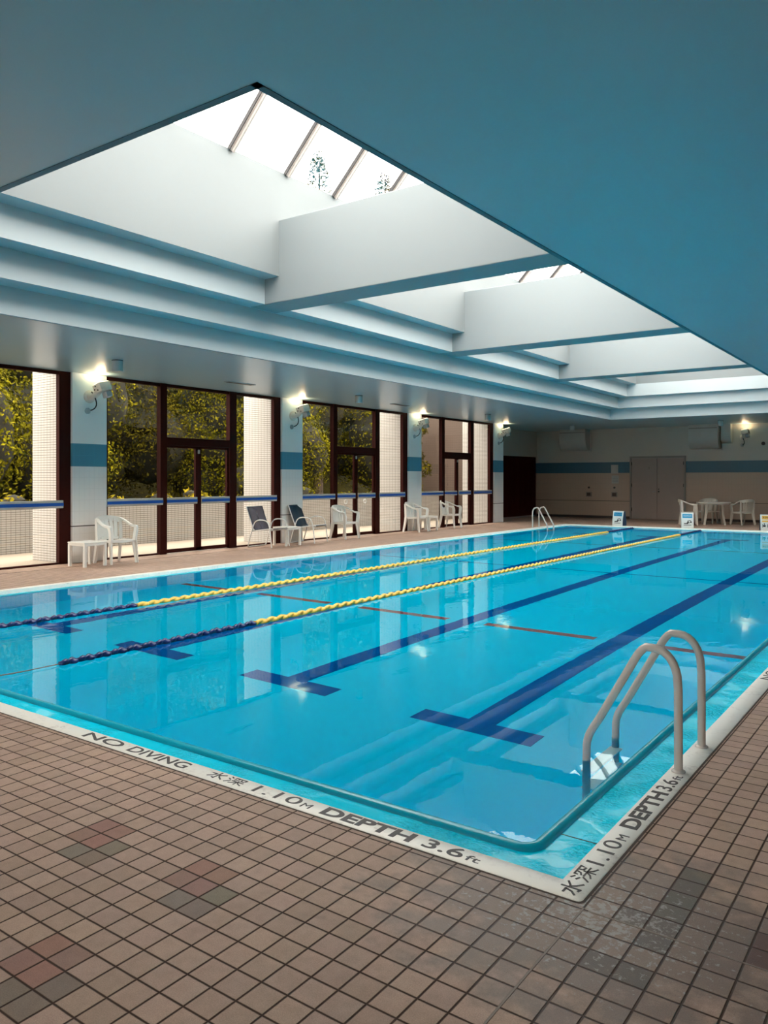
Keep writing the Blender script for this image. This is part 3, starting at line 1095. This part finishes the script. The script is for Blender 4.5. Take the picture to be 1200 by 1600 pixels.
def small_round(name, x, z, r, mt, label, cat, depth=.03):
    o = MB().lathe([(0, 0), (r, 0), (r, depth * .7), (r * .8, depth), (r * .45, depth), (r * .4, depth * .5), (0, depth * .5)], 20, Matrix.Rotation(R(90), 4, 'X')).build(name, M[mt], None, True)
    o.location = (x, FY, z)
    tag(o, label, cat)
small_round('wall_socket', -5.17, 2.70, .06, 'lampdark', 'round dark cable outlet on the far wall right of the lamp', 'socket')
for (x, lab) in ((-11.33, 'left one of two small wall outlets, under the left duct hood'), (-10.33, 'right one of two small wall outlets, below the posted notices')):
    r_ = empty('wall_outlet', (x, FY, .90))
    MB().box(-.11, .11, -.03, 0, -.09, .09, .006).build('plate', M['doorframe'], r_)
    MB().box(-.075, .075, -.036, -.028, -.06, .06).build('flap', M['lampdark'], r_)
    MB().lathe([(0, 0), (.04, 0), (.04, .02), (0, .02)], 14, Matrix.Translation((0, 0, .26)) @ Matrix.Rotation(R(90), 4, 'X')).build('knob', M['lampdark'], r_)
    tag(r_, lab, 'outlet')
def paper(x, z, w_, h_, lab, lines):
    o = MB().box(-w_ / 2, w_ / 2, -.006, 0, -h_ / 2, h_ / 2).build('notice', M['paper'])
    o.location = (x, FY, z)
    if lines:
        m_ = MB()
        for k in range(lines):
            m_.box(-w_ * .4, w_ * .4, -.0075, -.0055, h_ * (.3 - .2 * k), h_ * (.34 - .2 * k))
        m_.build('printed_lines', M['doorframe'], o)
    tag(o, lab, 'notice')
paper(-10.32, 1.86, .27, .33, 'blank pale notice posted across the blue band left of the door', 0)
paper(-10.30, 1.47, .27, .30, 'pale printed notice posted under the blank one', 4)

# ceiling fittings
def ceiling_unit(x, y, lab):
    r_ = empty('ceiling_speaker', (x, y, CZ))
    MB().lathe([(0, 0), (.088, 0), (.088, -.012), (.0, -.012)], 24).build('collar', M['dark'], r_, True)
    MB().lathe([(0, -.01), (.084, -.01), (.086, -.17), (.078, -.178), (0, -.178)], 24).build('housing', M['cyl'], r_, True)
    tag(r_, lab, 'ceiling fitting', 'grey cylinders under the ceiling')
    return r_
for (x, y, lab) in ((-10.80, 7.72, 'grey ceiling cylinder beside the first pillar, nearest one'), (-10.92, 14.2, 'grey ceiling cylinder near the second bay doors'),
                    (-11.0, 20.5, 'grey ceiling cylinder before the last pillar'), (-10.9, 26.6, 'grey ceiling cylinder in front of the left duct hood'), (-6.05, 27.1, 'grey ceiling cylinder in front of the ochre pipe')):
    ceiling_unit(x, y, lab)
for (y, lab) in ((10.97, 'flush ceiling air slot outside the first doors'), (16.55, 'flush ceiling air slot outside the second doors')):
    r_ = MB().box(-.075, .075, -.36, .36, -.012, 0, .004).build('air_slot', M['ballast'])
    r_.location = (-11.40, y, CZ)
    MB().box(-.05, .05, -.34, .34, -.014, -.011).build('slot', M['lampdark'], r_)
    tag(r_, lab, 'vent')

# ------------------------------------------------------------------ wall lamps (uplights)
def wall_lamp():
    """mounted on the plane x=0, pointing up and along +y; origin at its wall plate"""
    r_ = empty('wall_lamp')
    MB().lathe([(0, 0), (.115, 0), (.118, .012), (.10, .03), (.05, .04), (0, .04)], 22, Matrix.Rotation(R(90), 4, 'Y')).build('wall_plate', M['lampbody'], r_, True)
    MB().tube([(.02, 0, 0), (.10, .02, .0), (.18, .05, .06), (.21, .08, .12)], .055, 12, False, [1.5, 1.15, 1, .9]).build('bracket', M['lampbody'], r_, True)
    tilt = Matrix.Translation((.23, .10, .17)) @ Matrix.Rotation(R(12), 4, 'X') @ Matrix.Rotation(R(-14), 4, 'Y')
    hd = MB().box(-.12, .12, -.11, .12, -.09, .07, .02, tilt).build('housing', M['lampbody'], r_, True)
    MB().box(-.10, .10, -.09, .10, .071, .078, 0, tilt).build('lens', M['glow'], hd)
    MB().box(-.095, .095, .118, .128, -.07, .06, 0, tilt).build('grille', M['lampdark'], hd)
    for (a_, b_) in ((-.09, -.02), (-.04, .03), (.0, -.05)):
        MB().lathe([(0, 0), (.014, 0), (.012, .01), (0, .01)], 10, tilt @ Matrix.Translation((a_ + .02, -.112, b_)) @ Matrix.Rotation(R(90), 4, 'X')).build('screw', M['lampdark'], hd)
    MB().box(-.07, .07, .0, .12, -.20, -.10, .012, tilt).build('ballast_box', M['ballast'], r_, True)
    MB().tube(bez((.10, -.02, .08), (.20, -.01, -.02), (.14, .14, -.20), (.05, -.01, -.25), 12), .011, 8).build('cable', M['dark'], r_, True)
    MB().lathe([(0, 0), (.055, 0), (.055, .02), (.04, .035), (0, .035)], 18, Matrix.Translation((0, -.04, -.26)) @ Matrix.Rotation(R(90), 4, 'Y')).build('cable_rose', M['ballast'], r_, True)
    return r_
LAMP_W = 4.5
def lamp_light(r_):
    ld = bpy.data.lights.new('lamp_beam', 'AREA')
    ld.shape = 'RECTANGLE'
    ld.size, ld.size_y = .18, .18
    ld.energy = LAMP_W
    ld.color = (1.0, .70, .40)
    lo = bpy.data.objects.new('lamp_beam', ld)
    COL.objects.link(lo)
    lo.parent = r_
    lo.location = (.23, .10, .27)
    lo.rotation_euler = (R(180), 0, 0)
    return lo
wl0 = wall_lamp()
lamp_light(wl0)
spots = [((WX, 8.43, 2.98), 0, 'cream wall uplight on the first pillar, above the white side table'), ((WX, 13.84, 2.98), 0, 'cream wall uplight on the second pillar, above the mesh chairs'),
         ((WX, 19.08, 2.98), 0, 'cream wall uplight on the third pillar, above two white armchairs'), ((WX, 24.32, 2.98), 0, 'cream wall uplight on the last pillar, beside the maroon partition'),
         ((-5.80, FY, 2.92), -90, 'lit wall lamp on the far wall, right of the duct hood'), ((RIGHTX, 20.0, 2.98), 180, None)]
for i, (loc, rz, lab) in enumerate(spots[:5]):
    o = wl0 if i == 0 else copy_tree(wl0)
    o.location = loc
    o.rotation_euler = (0, 0, R(rz))
    tag(o, lab, 'wall lamp', 'wall uplights')

# ------------------------------------------------------------------ furniture
def armchair(mat, name='plastic_armchair'):
    """stacking armchair, front towards +y"""
    r_ = empty(name)
    # seat
    mb = MB()
    n = 10
    g = []
    for lvl in (0, 1):
        rows_ = []
        for i in range(n + 1):
            row = []
            for j in range(n + 1):
                u, v = i / n * 2 - 1, j / n * 2 - 1
                wx = .225 + .02 * v
                x = u * wx
                y = -.02 + v * .215
                z = .425 - .016 * (1 - u * u) - .012 * (1 - v) - (.022 if v > .9 else 0)
                row.append(mb.bm.verts.new((x, y, z - lvl * .018)))
            rows_.append(row)
        g.append(rows_)
    for lvl in (0, 1):
        for i in range(n):
            for j in range(n):
                q = (g[lvl][i][j], g[lvl][i + 1][j], g[lvl][i + 1][j + 1], g[lvl][i][j + 1])
                mb.bm.faces.new(q if lvl == 0 else q[::-1])
    rim = [(i, 0) for i in range(n)] + [(n, j) for j in range(n)] + [(n - i, n) for i in range(n)] + [(0, n - j) for j in range(n)]
    for (a, b), (c, d) in zip(rim, rim[1:] + rim[:1]):
        mb.bm.faces.new((g[0][a][b], g[0][c][d], g[1][c][d], g[1][a][b]))
    mb.box(-.23, .23, .165, .19, .375, .42, .006).box(-.235, -.212, -.22, .18, .37, .42, .006).box(.212, .235, -.22, .18, .37, .42, .006)
    mb.build('seat', mat, r_, True)
    # backrest: curved top rail, slats and a lower rail
    mb = MB()
    sec = [(-.011, -.056), (.011, -.056), (.014, 0), (.011, .038), (-.011, .038), (-.014, 0)]
    rail = []
    for k in range(13):
        a = R(-62 + 124 * k / 12)
        rail.append((.262 * math.sin(a), -.155 - .165 * math.cos(a), .80 - .030 * (1 - math.cos(a)) * 2))
    mb.sweep(rail, sec)
    low = [(.21 * math.sin(R(-60 + 120 * k / 8)), -.16 - .075 * math.cos(R(-60 + 120 * k / 8)), .435) for k in range(9)]
    mb.sweep(low, [(-.01, -.02), (.01, -.02), (.01, .02), (-.01, .02)])
    for k in range(-2, 3):
        a0_ = R(k * 21)
        p0 = Vector((.205 * math.sin(a0_) * 1.0, -.16 - .075 * math.cos(a0_), .435))
        p1 = Vector((.25 * math.sin(a0_), -.155 - .163 * math.cos(a0_), .785))
        mid_ = (p0 + p1) / 2 + Vector((0, .012, 0))
        w_ = .033 if abs(k) else .040
        mb.sweep([p0, mid_, p1], [(-w_, -.006), (w_, -.006), (w_, .006), (-w_, .006)], up=(0, 1, 0))
    mb.build('backrest', mat, r_, True)
    for s_ in (-1, 1):
        mb = MB()
        path = bez((s_ * .235, -.235, .785), (s_ * .285, -.13, .76), (s_ * .275, .0, .665), (s_ * .275, .12, .655), 10)
        path += bez((s_ * .275, .155, .652), (s_ * .275, .20, .645), (s_ * .268, .205, .60), (s_ * .255, .20, .54), 6)
        path += [(s_ * .243, .19, .40)]
        nP = len(path)
        sc = [(1, 1)] * nP
        sc = [(1, 1)] * 9 + [(1, 1.2), (1, 1.4), (1, 1.6), (1, 2), (1, 2.3)] + [(1, 2.3)] * (nP - 14)
        mb.sweep(path, [(-.022, -.016), (.022, -.016), (.028, 0), (.022, .016), (-.022, .016), (-.028, 0)], scales=sc)
        mb.build('armrest', mat, r_, True)
        # front leg and rear leg: angle sections that taper towards the foot
        for fy in (1, -1):
            mb = MB()
            if fy > 0:
                top_, bot = Vector((s_ * .235, .185, .43)), Vector((s_ * .258, .235, 0))
                path = [top_, top_.lerp(bot, .5), bot]
                sc = [1.0, .8, .62]
            else:
                path = [Vector((s_ * .235, -.235, .785)), Vector((s_ * .225, -.215, .43)), Vector((s_ * .235, -.25, .2)), Vector((s_ * .25, -.29, 0))]
                sc = [.75, .95, .8, .62]
            a_, t_ = .036, .009
            sec = [(-a_, -a_), (a_, -a_), (a_, -a_ + 2 * t_), (-a_ + 2 * t_, -a_ + 2 * t_), (-a_ + 2 * t_, a_), (-a_, a_)]
            if s_ > 0:
                sec = [(-u, v) for u, v in sec][::-1]
            if fy < 0:
                sec = [(u, -v) for u, v in sec][::-1]
            mb.sweep(path, sec, scales=sc, up=(0, 1, 0))
            mb.build('leg', mat, r_)
    return r_

def side_table(mat, w_=.46, h_=.42):
    r_ = empty('side_table')
    MB().box(-w_ / 2, w_ / 2, -w_ / 2, w_ / 2, h_ - .022, h_, .008).box(-w_ / 2 + .01, w_ / 2 - .01, -w_ / 2 + .01, w_ / 2 - .01, h_ - .062, h_ - .02, .004).build('table_top', mat, r_)
    for sx in (-1, 1):
        for sy in (-1, 1):
            c_ = (sx * (w_ / 2 - .028), sy * (w_ / 2 - .028))
            MB().box(c_[0] - .024, c_[0] + .024, c_[1] - .024, c_[1] + .024, 0, h_ - .03, .006).build('leg', mat, r_)
    return r_

def sling_chair(cloth):
    """tube framed mesh armchair, front towards +y"""
    r_ = empty('mesh_armchair')
    wd = .315
    for s_ in (-1, 1):
        x = s_ * wd
        p = [(x, .30, .012), (x, .26, .36)]
        p += bez((x, .24, .46), (x, .215, .56), (x, .17, .60), (x, .05, .605), 7)
        p += bez((x, -.02, .605), (x, -.12, .60), (x, -.17, .56), (x, -.20, .47), 6)
        p += [(x, -.29, .22)]
        p += bez((x, -.335, .07), (x, -.345, .03), (x * .97, -.355, .014), (x * .86, -.36, .014), 5)
        MB().tube(p, .0135, 8).build('side_frame', M['tube'], r_, True)
        q = [(x * .84, -.43, .88), (x * .84, -.30, .55), (x * .84, -.245, .42)]
        q += bez((x * .84, -.235, .39), (x * .84, -.21, .36), (x * .84, -.16, .365), (x * .84, -.10, .375), 5) + [(x * .84, .27, .42), (x * .84, .30, .405)]
        MB().tube(q, .0125, 8).build('seat_rail', M['tube'], r_, True)
    MB().tube([(-wd, .255, .385), (wd, .255, .385)], .0115, 8).tube([(-wd, -.225, .36), (wd, -.225, .36)], .0115, 8).tube([(-wd * .84, -.43, .88), (wd * .84, -.43, .88)], .0115, 8).tube([(-wd * .88, -.36, .014), (wd * .88, -.36, .014)], .0135, 8).build('cross_tube', M['tube'], r_, True)
    prof = [(-.427, .885), (-.36, .70), (-.295, .54), (-.24, .415), (-.20, .375), (-.14, .362), (0, .375), (.16, .40), (.26, .418), (.292, .408)]
    mb = MB()
    a = [mb.bm.verts.new((-wd * .82, y + .012, z)) for y, z in prof]
    b = [mb.bm.verts.new((wd * .82, y + .012, z)) for y, z in prof]
    for i in range(len(prof) - 1):
        mb.bm.faces.new((a[i], b[i], b[i + 1], a[i + 1]))
    sl = mb.build('sling', M[cloth], r_, True)
    md = sl.modifiers.new('thick', 'SOLIDIFY')
    md.thickness = .003
    h_ = MB()
    for s_ in (-1, 1):
        h_.sweep([(s_ * wd * .80, y + .014, z + .002) for y, z in prof], [(-.012, -.003), (.012, -.003), (.012, .003), (-.012, .003)])
    h_.box(-wd * .8, wd * .8, -.42, -.405, .865, .885).build('hem', M['slinghem'], sl)
    return r_

PL = M['plastic']
ac = armchair(PL)
ac_spots = [((-12.06, 8.60), -90, 'white plastic armchair beside the side table at the first pillar', 'plastic'),
            ((-12.31, 15.45), -91, 'white plastic armchair alone in front of the second doors', 'plastic'),
            ((-12.27, 18.64), -86, 'white plastic armchair left of the small table by the third pillar', 'plastic'),
            ((-12.39, 20.73), -83, 'white plastic armchair right of the small table, before the third bay doors', 'plastic'),
            ((-6.90, 26.55), -70, 'plastic armchair left of the round table, behind a blue sign', 'plastic2'),
            ((-6.65, 27.85), 175, 'plastic armchair tucked behind the round table', 'plastic2'),
            ((-5.50, 27.62), 52, 'plastic armchair right of the round table by the far wall', 'plastic2')]
ac2 = None
for i, ((x, y), rz, lab, mt) in enumerate(ac_spots):
    o = ac if i == 0 else copy_tree(ac)
    o.location = (x, y, 0)
    o.rotation_euler = (0, 0, R(rz))
    if mt == 'plastic2':
        for ch in [q for q in bpy.data.objects if q.parent == o]:
            if ac2 is None:
                ac2 = {}
            if ch.data.name not in ac2:
                d_ = ch.data.copy()
                d_.materials[0] = M['plastic2']
                ac2[ch.data.name] = d_
            ch.data = ac2[ch.data.name]
    tag(o, lab, 'chair', 'plastic armchairs round the pool')
st0 = side_table(PL)
for i, ((x, y), rz, lab) in enumerate((((-12.06, 8.02), 3, 'square white side table in front of the first pillar'), ((-12.14, 13.13), -6, 'white side table between the two mesh chairs'), ((-12.36, 19.33), 0, 'small white side table between the armchairs at the third pillar'))):
    o = st0 if i == 0 else copy_tree(st0)
    o.location = (x, y, 0)
    o.rotation_euler = (0, 0, R(rz))
    tag(o, lab, 'table', 'white plastic side tables')
s1 = sling_chair('slinggrey')
s1.location = (-12.14, 12.57, 0)
s1.rotation_euler = (0, 0, R(-84))
tag(s1, 'white tube chair with see-through grey mesh sling, left of the side table', 'chair', 'mesh chairs by the second pillar')
s2 = sling_chair('slingnavy')
s2.location = (-12.20, 13.98, 0)
s2.rotation_euler = (0, 0, R(-78))
tag(s2, 'white tube chair with dark navy mesh sling in front of the second pillar', 'chair', 'mesh chairs by the second pillar')

# round table by the far wall
rt = empty('round_table', (-6.28, 27.15, 0), R(20))
PC = M['plastic2']
MB().lathe([(0, .70), (.50, .70), (.525, .705), (.53, .72), (.52, .733), (0, .738)], 40).build('table_top', PC, rt, True)
MB().lathe([(.46, .66), (.47, .66), (.47, .70), (.46, .70)], 36).box(-.42, .42, -.012, .012, .66, .70).box(-.012, .012, -.42, .42, .66, .70).build('underframe', PC, rt)
for k in range(4):
    a = R(45 + 90 * k)
    c_, s_ = math.cos(a), math.sin(a)
    MB().sweep([(.33 * c_, .33 * s_, .70), (.36 * c_, .36 * s_, .35), (.44 * c_, .44 * s_, 0)], [(-.045, -.012), (.045, -.012), (.05, .0), (.045, .012), (-.045, .012), (-.05, 0)], scales=[1.1, .9, .8]).build('leg', PC, rt, True)
MB().tube([(.345 * math.cos(R(45 + 90 * k)), .345 * math.sin(R(45 + 90 * k)), .43) for k in range(4)], .022, 8, True).build('stretcher', PC, rt, True)
tag(rt, 'round pale plastic table by the far wall with armchairs round it', 'table')

# ------------------------------------------------------------------ pool ladders
def ladder(name, pitch, label):
    """rails leave the deck at x=0 and go over towards -x (into the water)"""
    r_ = empty(name)
    path2 = [(0, -.01), (0, .20), (-.001, .42)] + bez((-.002, .46), (-.01, .55), (-.05, .618), (-.123, .620), 8)[1:] + bez((-.165, .62), (-.20, .60), (-.225, .545), (-.25, .50), 6) \
        + [(-.345, .33)] + bez((-.42, .195), (-.455, .14), (-.485, .10), (-.487, .04), 6) + [(-.489, -.06), (-.489, -.80)]
    for k in (0, 1):
        y = (k - .5) * pitch
        rl = MB().tube([(x, y, z) for x, z in path2], .0215, 14).build('rail', M['steel'], r_, True)
        MB().lathe([(.0215, 0), (.035, 0), (.034, .006), (.024, .012), (.0215, .012)], 18, Matrix.Translation((0, y, .0045))).build('base_flange', M['steel'], rl, True)
    for z in (-.22, -.46, -.70):
        MB().box(-.52, -.445, -pitch / 2, pitch / 2, z - .012, z + .012, .008).build('tread', M['tube'], r_)
    tag(r_, label, 'ladder', 'pool ladders')
    return r_
la = ladder('pool_ladder', .46, 'white pool ladder with two arched rails at the near right pool edge')
la.location = (-1.127, 4.37, 0)
lb = copy_tree(la)
lb.location = (-10.33, 22.33, 0)
lb.rotation_euler = (0, 0, R(180))
tag(lb, 'small white pool ladder at the far left corner of the pool')

# ------------------------------------------------------------------ lane ropes
FL = .16
def float_mesh(mt, pinch):
    mb = MB()
    n, m_ = 13, 12
    rings = []
    for i in range(n):
        t = i / (n - 1)
        tw = math.pi * t
        env = 1.0 if not pinch else (.62 + .42 * abs(math.sin(2 * math.pi * t)))
        ring_ = []
        for k in range(m_):
            a = 2 * math.pi * k / m_
            rr = (.022 + .018 * abs(math.cos(a)) ** 1.3) * env
            ring_.append(mb.bm.verts.new((rr * math.cos(a + tw), t * FL, rr * math.sin(a + tw))))
        rings.append(ring_)
    for a, b in zip(rings[:-1], rings[1:]):
        for k in range(m_):
            mb.bm.faces.new((a[k], a[(k + 1) % m_], b[(k + 1) % m_], b[k]))
    mb.bm.faces.new(rings[0][::-1])
    mb.bm.faces.new(rings[-1])
    bmesh.ops.recalc_face_normals(mb.bm, faces=mb.bm.faces)
    me = bpy.data.meshes.new('float')
    mb.bm.to_mesh(me)
    mb.bm.free()
    me.materials.append(M[mt])
    for p_ in me.polygons:
        p_.use_smooth = True
    return me
FY_, FB_ = float_mesh('yellow', False), float_mesh('blue', True)
def lane_rope(x, y_first, label):
    r_ = empty('lane_rope', (x, 0, WATER + .012))
    MB().tube([(0, PY0 + .345, .012), (0, y_first - .2, .0)], .005, 6).tube([(0, y_first - .3, 0), (0, PY1 - .34, 0)], .004, 6).build('cable', M['wire'], r_)
    items = []
    y = 5.94
    while y - FL > y_first:
        y -= FL
        items.append((y, FB_))
    items.sort(key=lambda t: t[0])
    y = 5.94
    while y < 21.8:
        items.append((y, FY_))
        y += FL
    while y < 24.1:
        items.append((y, FB_))
        y += FL
    rest = {}
    for k, (yy, me) in enumerate(items):
        if k < 100:
            o = bpy.data.objects.new('float', me)
            COL.objects.link(o)
            o.parent = r_
            o.location = (0, yy, 0)
        else:
            rest.setdefault(me.name, (me, []))[1].append(yy)
    for key, (me, lst) in rest.items():
        bm = bmesh.new()
        for yy in lst:
            n0 = len(bm.verts)
            bm.from_mesh(me)
            bm.verts.ensure_lookup_table()
            for v in bm.verts[n0:]:
                v.co.y += yy
        m2 = bpy.data.meshes.new('floats')
        bm.to_mesh(m2)
        bm.free()
        if not m2.materials:
            m2.materials.append(me.materials[0])
        o = bpy.data.objects.new('floats', m2)
        COL.objects.link(o)
        o.parent = r_
        o['kind'] = 'stuff'
    tag(r_, label, 'lane rope', 'floating lane ropes')
    return r_
lane_rope(-5.95, 3.58, 'yellow and blue lane rope nearer the middle of the pool, its blue near end loose')
lane_rope(-7.94, 3.58, 'yellow and blue lane rope nearer the window side of the pool')

# ------------------------------------------------------------------ signs at the far pool edge
def floor_sign(kind):
    r_ = empty('floor_sign')
    w_, h_ = .17, .46
    prof = [(-.14, 0), (-.135, .10), (-.11, .26), (-.055, h_), (.055, h_), (.11, .26), (.135, .10), (.14, 0)]
    MB().prism([(y, z) for y, z in prof], 'x', -w_, w_).build('body', M['signnavy'], r_)
    pf = [(-.152, 0), (-.147, .10), (-.122, .26), (-.066, h_ + .004), (-.050, h_ + .004), (-.11, .26), (-.134, .10), (-.139, 0)]
    fp = MB().prism(pf, 'x', -w_ - .006, w_ + .006).build('face_panel', M['signwhite'], r_)
    def onface(mb, u0, u1, t0, t1):
        """patch on the sloped face: u across, t up (0..1)"""
        def pt(u, t):
            z = t * h_
            pts = [(0, -.152), (.10, -.147), (.26, -.122), (h_, -.066)]
            for (za, ya), (zb, yb) in zip(pts[:-1], pts[1:]):
                if z <= zb + 1e-6:
                    k = (z - za) / (zb - za)
                    return Vector((u, ya + (yb - ya) * k - .0035, z))
            return Vector((u, -.07, z))
        ts = [t0 + (t1 - t0) * i / 3 for i in range(4)]
        for a, b in zip(ts[:-1], ts[1:]):
            mb.face([pt(u0, a), pt(u1, a), pt(u1, b), pt(u0, b)])
    if kind == 'lane':
        m_ = MB()
        onface(m_, -.14, .14, .66, .92)
        m_.build('header', M['signblue'], fp)
        m_ = MB()
        for k in range(7):
            onface(m_, -.11 + k * .033, -.088 + k * .033, .76, .83)
        m_.build('header_lettering', M['signwhite'], fp)
        m_ = MB()
        onface(m_, -.11, .11, .17, .20)
        onface(m_, -.10, .02, .26, .32)
        onface(m_, -.02, .06, .32, .38)
        onface(m_, .0, .03, .38, .48)
        onface(m_, .03, .10, .46, .50)
        onface(m_, .075, .12, .34, .44)
        m_.build('swimmer_symbol', M['signink'], fp)
    else:
        m_ = MB()
        onface(m_, -.14, .14, .70, .94)
        onface(m_, -.14, .14, .54, .64)
        m_.build('header', M['signyellow'], fp)
        m_ = MB()
        for k in range(6):
            onface(m_, -.12 + k * .042, -.09 + k * .042, .78, .87)
        for c_ in (-.09, .02):
            onface(m_, c_ - .012, c_ + .012, .38, .46)
            onface(m_, c_ - .03, c_ + .03, .24, .36)
            onface(m_, c_ - .045, c_ - .035, .20, .42)
        m_.build('symbols', M['signink'], fp)
    return r_
sg = floor_sign('lane')
sg.location = (-8.62, 24.92, 0)
sg.rotation_euler = (0, 0, R(-8))
tag(sg, 'blue and white swimmer sign at the end of the left lane rope', 'sign', 'floor signs at the far pool edge')
sg2 = copy_tree(sg)
sg2.location = (-6.55, 25.0, 0)
sg2.rotation_euler = (0, 0, R(20))
tag(sg2, 'blue and white swimmer sign in front of the round table', 'sign', 'floor signs at the far pool edge')
sg3 = floor_sign('rule')
sg3.location = (-4.30, 25.0, 0)
sg3.scale = (1.15, 1, 1.0)
sg3.rotation_euler = (0, 0, R(18))
tag(sg3, 'white and orange rules sign at the right edge of the picture', 'sign', 'floor signs at the far pool edge')
